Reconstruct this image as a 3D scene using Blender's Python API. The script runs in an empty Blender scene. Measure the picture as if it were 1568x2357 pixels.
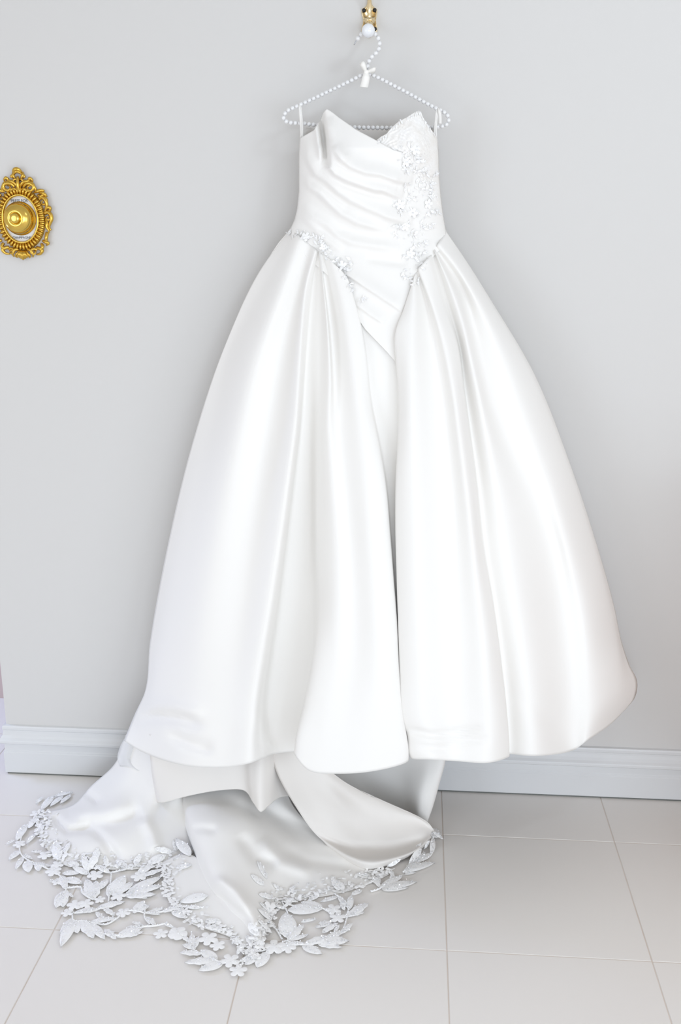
import bpy, bmesh, math, random
import numpy as np
from mathutils import Vector, Matrix
from mathutils.bvhtree import BVHTree

random.seed(7)
rng = np.random.default_rng(7)
scene = bpy.context.scene
COL = scene.collection

# ------------------------------------------------------------------ camera
W, H = 1568.0, 2357.0
F_PX, PITCH, YAW = 2310.4, 0.2721, 0.0777
CAM = np.array([-0.0799, -2.2875, 1.3756])
cp, sp, cy_, sy_ = math.cos(PITCH), math.sin(PITCH), math.cos(YAW), math.sin(YAW)
FW = np.array([-sy_ * cp, cy_ * cp, -sp])
RT = np.array([cy_, sy_, 0.0])
UP = np.cross(RT, FW)
cam_data = bpy.data.cameras.new('camera')
cam = bpy.data.objects.new('camera', cam_data)
COL.objects.link(cam)
M = Matrix(((RT[0], UP[0], -FW[0], CAM[0]), (RT[1], UP[1], -FW[1], CAM[1]),
            (RT[2], UP[2], -FW[2], CAM[2]), (0, 0, 0, 1)))
cam.matrix_world = M
cam_data.sensor_fit = 'VERTICAL'
cam_data.sensor_height = 36.0
cam_data.lens = 36.0 * F_PX / H
cam_data.clip_start = 0.05
scene.camera = cam

# ------------------------------------------------------------------ light
world = bpy.data.worlds.new('world')
scene.world = world
world.use_nodes = True
world.node_tree.nodes['Background'].inputs[0].default_value = (1.0, 0.97, 0.94, 1)
world.node_tree.nodes['Background'].inputs[1].default_value = 0.80


def area(name, loc, target, size, size_y, power, color):
    L = bpy.data.lights.new(name, 'AREA')
    L.shape = 'RECTANGLE'
    L.size, L.size_y = size, size_y
    L.energy = power
    L.color = color
    o = bpy.data.objects.new(name, L)
    COL.objects.link(o)
    o.location = loc
    o.rotation_euler = (Vector(target) - Vector(loc)).to_track_quat('-Z', 'Y').to_euler()
    return o


area('window_light_right', (1.8, -2.7, 0.95), (0.0, 0, 0.55), 1.3, 1.3, 20, (0.76, 0.87, 1.0))
area('ceiling_lamp_light', (0.62, -1.25, 2.38), (-0.15, 0, 1.5), 0.22, 0.22, 4, (0.80, 0.91, 1.0))
area('window_light_left', (-2.5, -2.9, 1.2), (-0.2, 0, 0.5), 1.2, 1.2, 20, (0.76, 0.87, 1.0))
area('front_fill_light', (0.6, -4.4, 1.0), (0.1, 0, 0.4), 2.2, 1.4, 60, (0.78, 0.88, 1.0))  # added fill behind the camera, lifts the wall beside the skirt
area('hallway_fill_light', (-2.0, 0.22, 0.95), (-1.25, 0.22, 0.0), 0.3, 0.2, 7, (0.45, 0.6, 1.0))  # added blue fill that tints the sliver of hall floor

scene.view_settings.view_transform = 'Standard'
scene.view_settings.look = 'None'
scene.view_settings.gamma = 1.0
scene.view_settings.use_curve_mapping = False
scene.view_settings.exposure = -0.20


# ------------------------------------------------------------------ geometry helpers
def ray(px, py):
    px = np.asarray(px, float); py = np.asarray(py, float)
    a = (px - W / 2) / F_PX
    b = -(py - H / 2) / F_PX
    return FW + a[..., None] * RT + b[..., None] * UP


def on_y(px, py, d):
    """point seen at the pixel, d metres out from the wall line"""
    r = ray(px, py)
    t = (-np.asarray(d, float) - CAM[1]) / r[..., 1]
    return CAM + t[..., None] * r


def on_z(px, py, z):
    """point seen at the pixel, z metres above the floor"""
    r = ray(px, py)
    t = (np.asarray(z, float) - CAM[2]) / r[..., 2]
    return CAM + t[..., None] * r


def link_mesh(name, verts, faces, mat, parent=None, smooth=True):
    me = bpy.data.meshes.new(name)
    me.from_pydata([tuple(map(float, v)) for v in verts], [], [tuple(map(int, f)) for f in faces])
    me.update()
    if smooth:
        me.polygons.foreach_set('use_smooth', [True] * len(me.polygons))
    if mat:
        me.materials.append(mat)
    o = bpy.data.objects.new(name, me)
    COL.objects.link(o)
    if parent:
        o.parent = parent
        o.matrix_parent_inverse = parent.matrix_world.inverted()
    return o


def bm_obj(name, bm, mat, parent=None, smooth=True):
    me = bpy.data.meshes.new(name)
    bm.normal_update()
    bm.to_mesh(me)
    bm.free()
    if smooth:
        me.polygons.foreach_set('use_smooth', [True] * len(me.polygons))
    if mat:
        me.materials.append(mat)
    o = bpy.data.objects.new(name, me)
    COL.objects.link(o)
    if parent:
        o.parent = parent
        o.matrix_parent_inverse = parent.matrix_world.inverted()
    return o


def inst(name, me, parent, mw):
    o = bpy.data.objects.new(name, me)
    COL.objects.link(o)
    o.parent = parent
    o.matrix_parent_inverse = Matrix.Identity(4)
    o.matrix_basis = ROOTINV[parent.name] @ mw
    return o


ROOTINV = {}


def empty(name, loc):
    o = bpy.data.objects.new(name, None)
    COL.objects.link(o)
    o.empty_display_size = 0.05
    o.location = loc
    o.matrix_world = Matrix.Translation(loc)
    ROOTINV[o.name] = o.matrix_world.inverted()
    return o


def note(o, label=None, cat=None, group=None, kind=None):
    if label: o['label'] = label
    if cat: o['category'] = cat
    if group: o['group'] = group
    if kind: o['kind'] = kind
    return o


def hermite(P, t, ts):
    """P (n,k) points at knots t, evaluated at ts"""
    n = len(P)
    m = np.zeros_like(P)
    h = np.maximum(np.diff(t), 1e-9)
    s = np.diff(P, axis=0) / h[:, None]
    if n > 2:
        m[1:-1] = (s[:-1] * h[1:, None] + s[1:] * h[:-1, None]) / (h[:-1] + h[1:])[:, None]
    m[0], m[-1] = s[0], s[-1]
    i = np.clip(np.searchsorted(t, ts, side='right') - 1, 0, n - 2)
    u = ((ts - t[i]) / h[i])[:, None]
    hh = h[i][:, None]
    return ((2 * u**3 - 3 * u**2 + 1) * P[i] + (u**3 - 2 * u**2 + u) * hh * m[i]
            + (-2 * u**3 + 3 * u**2) * P[i + 1] + (u**3 - u**2) * hh * m[i + 1])


def resample(P, n, by=2):
    P = np.asarray(P, float)
    d = np.linalg.norm(np.diff(P[:, :by], axis=0), axis=1)
    t = np.concatenate([[0], np.cumsum(d)])
    return hermite(P, t, np.linspace(0, t[-1], n))


def across(cols, sub):
    """cols (K,nv,3) -> (nv, nu, 3), centripetal Hermite through the K columns"""
    K, nv, _ = cols.shape
    out = []
    for r in range(nv):
        P = cols[:, r, :]
        d = np.maximum(np.linalg.norm(np.diff(P, axis=0), axis=1), 1e-3) ** 0.5
        t = np.concatenate([[0], np.cumsum(d)])
        ts = np.concatenate([np.linspace(t[i], t[i + 1], sub, endpoint=False) for i in range(K - 1)] + [[t[-1]]])
        out.append(hermite(P, t, ts))
    return np.array(out)


def grid_faces(nr, nc, closed=False):
    f = []
    for r in range(nr - 1):
        for c in range(nc if closed else nc - 1):
            c2 = (c + 1) % nc
            f.append((r * nc + c, (r + 1) * nc + c, (r + 1) * nc + c2, r * nc + c2))
    return f


def seg_dist(X, Y, poly):
    """signed distance (positive below the line, i.e. larger y) and position 0..1 along"""
    best = np.full(X.shape, 1e9); sgn = np.zeros(X.shape); pos = np.zeros(X.shape)
    P = np.asarray(poly, float)
    L = np.concatenate([[0], np.cumsum(np.linalg.norm(np.diff(P, axis=0), axis=1))])
    for i in range(len(P) - 1):
        a, b = P[i], P[i + 1]
        e = b - a; l2 = e @ e
        t = np.clip(((X - a[0]) * e[0] + (Y - a[1]) * e[1]) / l2, 0, 1)
        qx, qy = a[0] + t * e[0], a[1] + t * e[1]
        d = np.hypot(X - qx, Y - qy)
        s = np.sign(e[0] * (Y - a[1]) - e[1] * (X - a[0]))
        m = d < best
        best = np.where(m, d, best); sgn = np.where(m, s, sgn)
        pos = np.where(m, (L[i] + t * math.sqrt(l2)) / L[-1], pos)
    return best, sgn, pos


def crease(X, Y, items):
    """each item: polyline, amplitude, width on the upper/left side, width on the lower/right side"""
    h = np.zeros(X.shape)
    for poly, amp, w1, w2 in items:
        d, s, p = seg_dist(X, Y, poly)
        w = np.where(s < 0, w1, w2)
        taper = np.clip(np.minimum(p, 1 - p) / 0.18, 0.0, 1) ** 0.7
        h += amp * np.exp(-(d / w) ** 2) * taper
    return h


def tube(bm, pts, rad, seg=8, cap=True):
    pts = [Vector(p) for p in pts]
    rad = rad if hasattr(rad, '__len__') else [rad] * len(pts)
    rings = []
    n0 = None
    for i, p in enumerate(pts):
        t = (pts[min(i + 1, len(pts) - 1)] - pts[max(i - 1, 0)]).normalized()
        if n0 is None:
            n0 = t.orthogonal().normalized()
        n0 = (n0 - t * n0.dot(t)).normalized()
        b = t.cross(n0)
        rings.append([bm.verts.new(p + (n0 * math.cos(2 * math.pi * k / seg) + b * math.sin(2 * math.pi * k / seg)) * rad[i]) for k in range(seg)])
    for i in range(len(rings) - 1):
        for k in range(seg):
            bm.faces.new((rings[i][k], rings[i][(k + 1) % seg], rings[i + 1][(k + 1) % seg], rings[i + 1][k]))
    if cap:
        bm.faces.new(list(reversed(rings[0])))
        bm.faces.new(rings[-1])


def lathe(bm, prof, origin, axis, seg=32):
    """prof: list of (radius, height along axis)"""
    axis = Vector(axis).normalized()
    a = axis.orthogonal().normalized(); b = axis.cross(a)
    rings = []
    for r, h in prof:
        c = Vector(origin) + axis * h
        if r < 1e-6:
            rings.append([bm.verts.new(c)])
        else:
            rings.append([bm.verts.new(c + (a * math.cos(2 * math.pi * k / seg) + b * math.sin(2 * math.pi * k / seg)) * r) for k in range(seg)])
    for i in range(len(rings) - 1):
        A, B = rings[i], rings[i + 1]
        for k in range(seg):
            k2 = (k + 1) % seg
            if len(A) == 1 and len(B) == 1: continue
            if len(A) == 1: bm.faces.new((A[0], B[k], B[k2]))
            elif len(B) == 1: bm.faces.new((A[k], A[k2], B[0]))
            else: bm.faces.new((A[k], A[k2], B[k2], B[k]))
    bmesh.ops.recalc_face_normals(bm, faces=bm.faces[:])


def smooth_path(pts, n):
    P = np.asarray(pts, float)
    d = np.linalg.norm(np.diff(P, axis=0), axis=1)
    t = np.concatenate([[0], np.cumsum(d ** 0.5)])
    fine = hermite(P, t, np.linspace(0, t[-1], 600))
    L = np.concatenate([[0], np.cumsum(np.linalg.norm(np.diff(fine, axis=0), axis=1))])
    q = np.linspace(0, L[-1], n)
    return np.stack([np.interp(q, L, fine[:, k]) for k in range(fine.shape[1])], 1)


# ------------------------------------------------------------------ materials
def material(name, color, rough=0.5, metal=0.0, spec=0.5, sheen=0.0, noise=None, bump=None, coat=0.0, sub=0.0, alpha=1.0, trans=0.0):
    m = bpy.data.materials.new(name)
    m.use_nodes = True
    nt = m.node_tree
    b = nt.nodes['Principled BSDF']
    b.inputs['Base Color'].default_value = (*color, 1)
    b.inputs['Roughness'].default_value = rough
    b.inputs['Metallic'].default_value = metal
    b.inputs['Specular IOR Level'].default_value = spec
    b.inputs['Sheen Weight'].default_value = sheen
    b.inputs['Coat Weight'].default_value = coat
    b.inputs['Alpha'].default_value = alpha
    if sub:
        b.inputs['Subsurface Weight'].default_value = sub
        b.inputs['Subsurface Radius'].default_value = (0.004, 0.003, 0.002)
    tc = nt.nodes.new('ShaderNodeTexCoord')
    if noise:
        scale, amount, col2 = noise
        n = nt.nodes.new('ShaderNodeTexNoise')
        n.inputs['Scale'].default_value = scale
        n.inputs['Detail'].default_value = 5
        nt.links.new(tc.outputs['Object'], n.inputs['Vector'])
        mr = nt.nodes.new('ShaderNodeMapRange')
        mr.inputs['From Min'].default_value = 0.35
        mr.inputs['From Max'].default_value = 0.75
        mr.inputs['To Max'].default_value = amount
        nt.links.new(n.outputs['Fac'], mr.inputs['Value'])
        mx = nt.nodes.new('ShaderNodeMix')
        mx.data_type = 'RGBA'
        mx.inputs['A'].default_value = (*color, 1)
        mx.inputs['B'].default_value = (*col2, 1)
        nt.links.new(mr.outputs['Result'], mx.inputs['Factor'])
        nt.links.new(mx.outputs['Result'], b.inputs['Base Color'])
    if bump:
        kind, scale, strength, dist = bump
        if kind == 'voronoi':
            n = nt.nodes.new('ShaderNodeTexVoronoi')
            out = 'Distance'
        else:
            n = nt.nodes.new('ShaderNodeTexNoise')
            n.inputs['Detail'].default_value = 4
            out = 'Fac'
        n.inputs['Scale'].default_value = scale
        nt.links.new(tc.outputs['Object'], n.inputs['Vector'])
        bp = nt.nodes.new('ShaderNodeBump')
        bp.inputs['Strength'].default_value = strength
        bp.inputs['Distance'].default_value = dist
        nt.links.new(n.outputs[out], bp.inputs['Height'])
        nt.links.new(bp.outputs['Normal'], b.inputs['Normal'])
    return m


MAT = {
    'wall': material('painted_wall', (0.662, 0.650, 0.634), 0.8, spec=0.2, bump=('noise', 180, 0.04, 0.002)),
    'ceil': material('ceiling_paint', (0.70, 0.70, 0.70), 0.9, spec=0.1, bump=('noise', 90, 0.03, 0.002)),
    'hall': material('hall_paint', (0.58, 0.47, 0.46), 0.8, spec=0.2, bump=('noise', 120, 0.05, 0.002)),
    'timber': material('brown_timber', (0.50, 0.27, 0.14), 0.5, noise=(6, 0.6, (0.40, 0.20, 0.10))),
    'trim': material('white_gloss_trim', (0.705, 0.71, 0.715), 0.35, spec=0.35, noise=(9, 0.25, (0.665, 0.67, 0.675))),
    'gap': material('dark_strip', (0.16, 0.17, 0.16), 0.8),
    'grout': material('pinkish_grout', (0.74, 0.65, 0.58), 0.9, noise=(14, 0.6, (0.88, 0.84, 0.80))),
    'tile': material('porcelain_tile', (0.83, 0.80, 0.765), 0.34, spec=0.3, noise=(2.2, 0.5, (0.85, 0.825, 0.795)), bump=('noise', 60, 0.02, 0.001)),
    'satin': material('ivory_satin', (0.885, 0.868, 0.84), 0.65, spec=0.15, sheen=0.1, bump=('noise', 900, 0.03, 0.0005)),
    'lining': material('ivory_lining', (0.82, 0.79, 0.755), 0.6, spec=0.25, bump=('noise', 700, 0.04, 0.0005)),  # cream lining, base colour lowered to carry the skirt's shade
    'lace': material('beaded_lace', (0.955, 0.95, 0.94), 0.5, spec=0.5, bump=('voronoi', 26, 0.4, 0.0002)),
    'lacecup': material('ivory_lace', (0.90, 0.87, 0.83), 0.5, spec=0.4, bump=('voronoi', 420, 0.25, 0.0012), noise=(45, 1.0, (0.94, 0.93, 0.915))),
    'tulle': material('sheer_tulle', (0.93, 0.93, 0.93), 0.7, alpha=0.45),
    'sequin': material('clear_sequin', (0.96, 0.965, 0.98), 0.12, metal=0.3, spec=0.9),
    'pearl': material('white_pearl', (0.84, 0.84, 0.845), 0.12, spec=0.8, coat=0.6),
    'wire': material('steel_wire', (0.45, 0.45, 0.47), 0.3, metal=1.0),
    'ribbon': material('cream_ribbon', (0.93, 0.91, 0.865), 0.5, sheen=0.2),
    'brass': material('polished_brass', (0.86, 0.72, 0.47), 0.25, metal=1.0, noise=(240, 0.4, (0.72, 0.54, 0.28))),
    'screw': material('black_screw', (0.012, 0.012, 0.014), 0.35),
    'ceramic': material('white_ceramic', (0.84, 0.86, 0.89), 0.12, spec=0.6, coat=0.4),
    'gold': material('antique_gold', (0.72, 0.47, 0.09), 0.30, metal=1.0, noise=(160, 0.55, (0.50, 0.29, 0.045)), bump=('noise', 500, 0.15, 0.001)),
    'goldsmooth': material('brushed_gold', (0.76, 0.53, 0.12), 0.22, metal=1.0, noise=(60, 0.3, (0.62, 0.40, 0.08))),
    'enamel': material('white_enamel', (0.82, 0.83, 0.86), 0.15, spec=0.5),
    'ink': material('grey_ink', (0.10, 0.10, 0.11), 0.6),
}

# ------------------------------------------------------------------ the room
WALL_Y = 0.010
XC = float(on_y(14.5, 1668, -WALL_Y)[0])      # outer corner of the wall on the left


def box_bm(x0, x1, y0, y1, z0, z1, bevel=0.0):
    bm = bmesh.new()
    bmesh.ops.create_cube(bm, size=1, matrix=Matrix.Translation(((x0 + x1) / 2, (y0 + y1) / 2, (z0 + z1) / 2)) @ Matrix.Diagonal((x1 - x0, y1 - y0, z1 - z0, 1)))
    if bevel:
        bmesh.ops.bevel(bm, geom=bm.edges[:], offset=bevel, segments=2, affect='EDGES')
    return bm


wall = bm_obj('wall_back', box_bm(XC, 2.2, WALL_Y, 0.9, 0, 3.2), MAT['wall'], smooth=False)
note(wall, 'plain off white painted wall behind the hanging gown', kind='structure')
hall_y = float(-on_z(5, 1607, 0)[1]) * -1
hall = bm_obj('wall_left', box_bm(-3.2, XC + 0.4, hall_y, hall_y + 0.1, 0, 3.2), MAT['hall'], smooth=False)
note(hall, 'pinkish grey wall seen beyond the left corner', kind='structure')

ceil = bm_obj('ceiling', box_bm(-3.2, 2.2, -1.35, 0.9, 2.42, 2.50), MAT['ceil'], smooth=False)
note(ceil, 'white painted ceiling above the wall', kind='structure')

# baseboard: profile (distance out from the wall, height) swept round the outer corner
prof = [(0.0, 0.0045), (0.009, 0.0045), (0.0100, 0.006), (0.0100, 0.062), (0.0085, 0.0645), (0.0085, 0.068), (0.0070, 0.0705),
        (0.0070, 0.0875), (0.0080, 0.0890), (0.0150, 0.0905), (0.0175, 0.0930), (0.0175, 0.0985), (0.0165, 0.1010),
        (0.0125, 0.1065), (0.0090, 0.1130), (0.0072, 0.1210), (0.0068, 0.1260), (0.0085, 0.1285), (0.0085, 0.1345), (0.0070, 0.1385), (0.0, 0.1400)]
V, Fc = [], []
for o_, z_ in prof:
    V += [(2.2, WALL_Y - o_, z_), (XC - o_, WALL_Y - o_, z_), (XC - o_, 0.9, z_)]
n = len(prof)
for i in range(n - 1):
    for k in range(2):
        Fc.append((i * 3 + k, i * 3 + k + 1, (i + 1) * 3 + k + 1, (i + 1) * 3 + k))
bb = link_mesh('baseboard_back', V, Fc, MAT['trim'], smooth=False)
note(bb, 'white moulded baseboard with stepped profile along the wall foot', kind='structure')
gp = bm_obj('base_gap_strip', box_bm(XC - 0.006, 2.2, WALL_Y - 0.007, WALL_Y + 0.004, 0.0005, 0.006), MAT['gap'], bb, smooth=False)  # plain dark strip in the gap under the baseboard

# floor: grout bed with each tile laid on it
floor = bm_obj('floor', box_bm(-3.2, 2.2, -2.8, 1.6, -0.03, -0.0015), MAT['grout'], smooth=False)
note(floor, 'pale beige floor of square porcelain tiles', kind='structure')
T = 0.4
tile_me = None
for ix in range(-8, 6):
    for iy in range(-6, 5):
        x0 = ix * T
        y1 = -0.1888 - iy * T + T
        y0 = y1 - T
        if x0 + T < -3.2 or x0 >= 2.1 or y0 < -2.8 or y0 > 1.3: continue
        if y0 > 0.05 and x0 > XC: continue
        if tile_me is None:
            bm = box_bm(-T / 2 + 0.0011, T / 2 - 0.0011, -T / 2 + 0.0011, T / 2 - 0.0011, -0.009, 0.0, 0.0008)
            t = bm_obj('tile', bm, MAT['tile'], smooth=False)
            tile_me = t.data
        else:
            t = bpy.data.objects.new('tile', tile_me)
            COL.objects.link(t)
        t.location = (x0 + T / 2, (y0 + y1) / 2, random.uniform(-0.0002, 0.0))
        t.parent = floor

# timber side cabinet standing against the wall, right of the gown
cab = empty('side_cabinet', (1.12, -0.215, 0.0))
note(cab, 'brown timber side cabinet standing against the wall right of the gown', 'cabinet')
bm_obj('body', box_bm(0.70, 1.54, -0.46, -0.012, 0.10, 0.86, 0.003), MAT['timber'], cab, smooth=False)
bm_obj('top', box_bm(0.68, 1.56, -0.48, -0.010, 0.86, 0.885, 0.004), MAT['timber'], cab, smooth=False)
for k in range(2):
    x0 = 0.715 + k * 0.41
    dr = bm_obj('door', box_bm(x0, x0 + 0.40, -0.474, -0.461, 0.12, 0.845, 0.003), MAT['timber'], cab, smooth=False)
    bm = bmesh.new()
    lathe(bm, [(.006, 0), (.006, .012), (.013, .018), (.013, .026), (.008, .03), (0, .031)], (x0 + (0.37 if k == 0 else 0.03), -0.474, 0.52), (0, -1, 0), 20)
    bm_obj('knob', bm, MAT['brass'], dr)
for x0 in (0.72, 1.48):
    for y0 in (-0.45, -0.065):
        bm_obj('leg', box_bm(x0, x0 + 0.045, y0, y0 + 0.045, 0.0, 0.10, 0.003), MAT['timber'], cab, smooth=False)

# ------------------------------------------------------------------ the gown: silhouette and body depth
SL = [(250, 690), (318, 690), (360, 688), (440, 688), (480, 684), (505, 678), (527, 668), (560, 640), (620, 600), (700, 560), (790, 520), (900, 480),
      (1030, 440), (1150, 410), (1260, 385), (1370, 365), (1480, 345), (1590, 332), (1640, 312), (1705, 285), (1790, 285)]
SR = [(250, 1004), (310, 1006), (345, 1010), (400, 1011), (450, 1015), (490, 1020), (530, 1027), (550, 1035), (610, 1080), (690, 1130), (780, 1185), (860, 1230),
      (950, 1270), (1060, 1310), (1150, 1340), (1240, 1370), (1320, 1395), (1400, 1415), (1480, 1432), (1530, 1450), (1568, 1467), (1605, 1463), (1640, 1456), (1700, 1440), (1790, 1430)]
SLy, SLx = np.array([p[0] for p in SL], float), np.array([p[1] for p in SL], float)
SRy, SRx = np.array([p[0] for p in SR], float), np.array([p[1] for p in SR], float)
DEPTH = [(250, .050), (340, .075), (530, .070), (600, .085), (800, .125), (1100, .175), (1500, .225), (1780, .25)]
DMID = [(250, .085), (560, .085), (1780, .10)]


def base_depth(x, y):
    xl = np.interp(y, SLy, SLx); xr = np.interp(y, SRy, SRx)
    s = (x - (xl + xr) / 2) / ((xr - xl) / 2)
    D = np.interp(y, [a for a, _ in DEPTH], [b for _, b in DEPTH])
    m = np.interp(y, [a for a, _ in DMID], [b for _, b in DMID])
    return m + D * np.sqrt(np.clip(1 - np.abs(s) ** 2.2, 0, 1))


dress = empty('wedding_gown', (-0.15, -0.12, 0.0))
note(dress, 'white satin strapless ball gown with draped bodice and long lace edged train', 'dress')

# ------------------------------------------------------------------ skirt
c = 0.01
SKIRT = [
    [(668, 527, 0), (600, 620, 0), (520, 790, 0), (440, 1030, 0), (385, 1260, 0), (345, 1480, 0), (331, 1600, .3), (312, 1640, 1.5), (285, 1705, 4)],
    [(675, 533, -.3), (612, 640, -1.2), (529, 800, -1.7), (486, 961, -1.7), (451, 1103, -1.1), (412, 1300, -.3), (375, 1500, 0), (350, 1640, 0), (330, 1732, 0)],
    [(690, 545, .6), (645, 680, 1.3), (590, 830, 1.9), (548, 1000, 2.3), (505, 1200, 2.4), (470, 1400, 2.4), (445, 1600, 2.2), (438, 1680, 2), (430, 1763, 2)],
    [(714, 563, -.2), (692, 640, -.5), (664, 740, -.8), (641, 860, -.6), (621, 980, -.2), (592, 1150, .5), (565, 1350, 1.2), (540, 1550, 1.6), (528, 1680, 1.6), (522, 1766, 1.6)],
    [(727, 575, .6), (706, 650, 1.3), (694, 760, 1.9), (687, 870, 2.4), (681, 960, 2.8), (662, 1110, 3.0), (641, 1260, 3.0), (619, 1400, 2.9), (602, 1500, 2.6), (585, 1620, 2.2), (578, 1700, 2), (575, 1757, 2)],
    [(731, 577, .2), (716, 650, .3), (704, 760, .5), (697, 870, .7), (690, 968, .9), (672, 1121, .8), (654, 1264, .3), (635, 1407, -.1), (620, 1500, -.5), (602, 1626, -1), (600, 1690, -1), (605, 1746, -.6)],
    [(733, 578, -.2), (721, 650, -.6), (711, 760, -1.0), (703, 870, -1.4), (696, 975, -2.2), (680, 1121, -4), (664, 1264, -5), (648, 1407, -5.5), (635, 1500, -5.5), (622, 1626, -5), (624, 1690, -4.6), (634, 1735, -4)],
    [(734, 579, -.3), (728, 650, -.8), (722, 760, -1.0), (716, 870, -1.4), (712, 975, -2.4), (712, 1121, -4.4), (714, 1264, -6), (718, 1407, -6.5), (718, 1500, -6.5), (706, 1626, -6), (700, 1690, -5.5), (694, 1729, -5)],
    [(735, 580, 0), (736, 650, -.2), (738, 760, -.2), (734, 870, -.6), (729, 975, -1.2), (730, 1121, -2), (733, 1264, -2), (736, 1400, -1.2), (728, 1480, 0), (700, 1626, 1.5), (682, 1700, 2), (677, 1735, 2)],
    [(736, 580, .6), (744, 650, 1.1), (755, 760, 1.6), (760, 870, 1.5), (758, 975, 1.2), (765, 1100, 1), (775, 1264, 1.2), (775, 1400, 1.6), (765, 1520, 2.2), (742, 1640, 3), (725, 1720, 3.1), (712, 1774, 3.1)],
    [(738, 581, -.2), (749, 655, -.7), (763, 765, -1.2), (771, 875, -.8), (777, 975, 0), (787, 1064, .3), (802, 1200, .6), (814, 1350, 1.1), (814, 1520, 2), (800, 1640, 3), (790, 1720, 3.3), (785, 1781, 3.3)],
    [(765, 603, .5), (785, 680, .8), (805, 800, 1), (822, 925, 1.5), (838, 1050, 2), (851, 1200, 2.3), (863, 1350, 2.5), (872, 1500, 3), (870, 1640, 3.5), (868, 1720, 3.5), (866, 1774, 3.5)],
    [(800, 640, .3), (822, 720, .5), (838, 800, .5), (850, 925, .5), (868, 1014, .8), (883, 1103, 1), (893, 1210, 1), (904, 1335, 1), (913, 1443, 1), (917, 1540, 1.5), (928, 1660, 2), (939, 1730, 2), (939, 1753, 2)],
    [(830, 730, -.6), (846, 800, -.8), (858, 925, -1.4), (876, 1014, -1.8), (889, 1103, -2), (899, 1210, -2), (907, 1335, -2), (914, 1443, -2), (918, 1540, -2), (924, 1640, -2), (930, 1700, -2), (932, 1730, -2)],
    [(914, 815, -.8), (918, 925, -1.4), (920, 1014, -1.8), (920, 1103, -2), (920, 1210, -2), (921, 1335, -2), (923, 1443, -2), (926, 1540, -2), (933, 1640, -2), (940, 1700, -2), (945, 1730, -2)],
    [(945, 664, .2), (928, 715, .5), (912, 760, 1.0), (914, 800, 1.2), (919, 880, 1.2), (918, 1000, 1.2), (913, 1100, 1.2), (912, 1200, 1.2), (915, 1330, 1.2), (918, 1430, 1.2), (921, 1550, 1.2), (926, 1660, 1.2), (939, 1692, 1.2), (942, 1735, 1.2), (947, 1746, 1.2)],
    [(953, 640, .6), (951, 720, 1.9), (947, 800, 2.6), (948, 900, 3.0), (950, 1050, 3.2), (955, 1200, 3.4), (960, 1400, 3.4), (965, 1550, 3.4), (972, 1660, 3.4), (985, 1690, 3.4), (990, 1748, 3.4)],
    [(961, 623, -.3), (983, 693, -.4), (997, 762, -.2), (1018, 896, .3), (1030, 1016, .6), (1040, 1154, .9), (1046, 1320, 1.1), (1050, 1450, 1.3), (1052, 1580, 1.6), (1050, 1680, 1.8), (1048, 1752, 2.0)],
    [(963, 618, .7), (990, 690, 1.3), (1013, 762, 1.9), (1042, 896, 2.8), (1059, 1016, 3.2), (1077, 1154, 3.4), (1095, 1320, 3.4), (1111, 1450, 3.6), (1122, 1580, 3.8), (1129, 1680, 3.8), (1124, 1756, 3.8)],
    [(985, 595, .6), (1014, 690, .5), (1050, 793, .7), (1066, 896, .8), (1080, 999, .9), (1094, 1105, 1.1), (1110, 1260, 1.4), (1135, 1400, 1.5), (1152, 1520, 1.5), (1166, 1640, 1.5), (1172, 1720, 1.3), (1172, 1742, 1.3)],
    [(999, 581, -.6), (1036, 713, -1.3), (1058, 793, -1.5), (1072, 896, -1.5), (1087, 999, -1.2), (1102, 1105, -.8), (1119, 1260, -.3), (1140, 1390, -.3), (1157, 1520, -.8), (1168, 1640, -1.2), (1171, 1700, -1.2), (1171, 1736, -1.2)],
    [(1001, 578, .5), (1032, 650, .9), (1063, 740, 1.2), (1084, 830, 1.3), (1110, 950, 1.4), (1135, 1080, 1.5), (1160, 1220, 1.5), (1185, 1370, 1.6), (1205, 1500, 1.6), (1220, 1640, 1.7), (1228, 1740, 1.7)],
    [(1002, 571, -.6), (1039, 622, -1.0), (1067, 668, -1.4), (1091, 745, -1.1), (1142, 948, -.8), (1170, 1016, -.6), (1204, 1085, -.5), (1239, 1154, -.5), (1273, 1240, -.8), (1300, 1400, -1.3), (1312, 1560, -1.5), (1315, 1660, -1.5), (1320, 1727, -1.5)],
    [(1008, 562, .4), (1052, 618, .8), (1100, 700, 1.1), (1160, 830, 1.3), (1208, 960, 1.5), (1260, 1100, 1.5), (1300, 1240, 1.3), (1340, 1400, 1.0), (1358, 1540, .8), (1360, 1640, .6), (1350, 1706, .6)],
    [(1020, 545, 0), (1072, 615, .3), (1125, 695, .4), (1215, 850, .5), (1290, 1030, .6), (1345, 1190, .5), (1385, 1330, .3), (1412, 1450, .2), (1425, 1540, 0), (1420, 1600, -.4), (1405, 1668, -2)],
    [(1027, 532, 0), (1080, 610, 0), (1130, 690, 0), (1230, 860, 0), (1310, 1060, 0), (1370, 1240, 0), (1415, 1400, 0), (1432, 1480, 0), (1450, 1532, 0), (1467, 1568, 0), (1462, 1605, -1.5), (1441, 1632, -4.2)],
]
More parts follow.
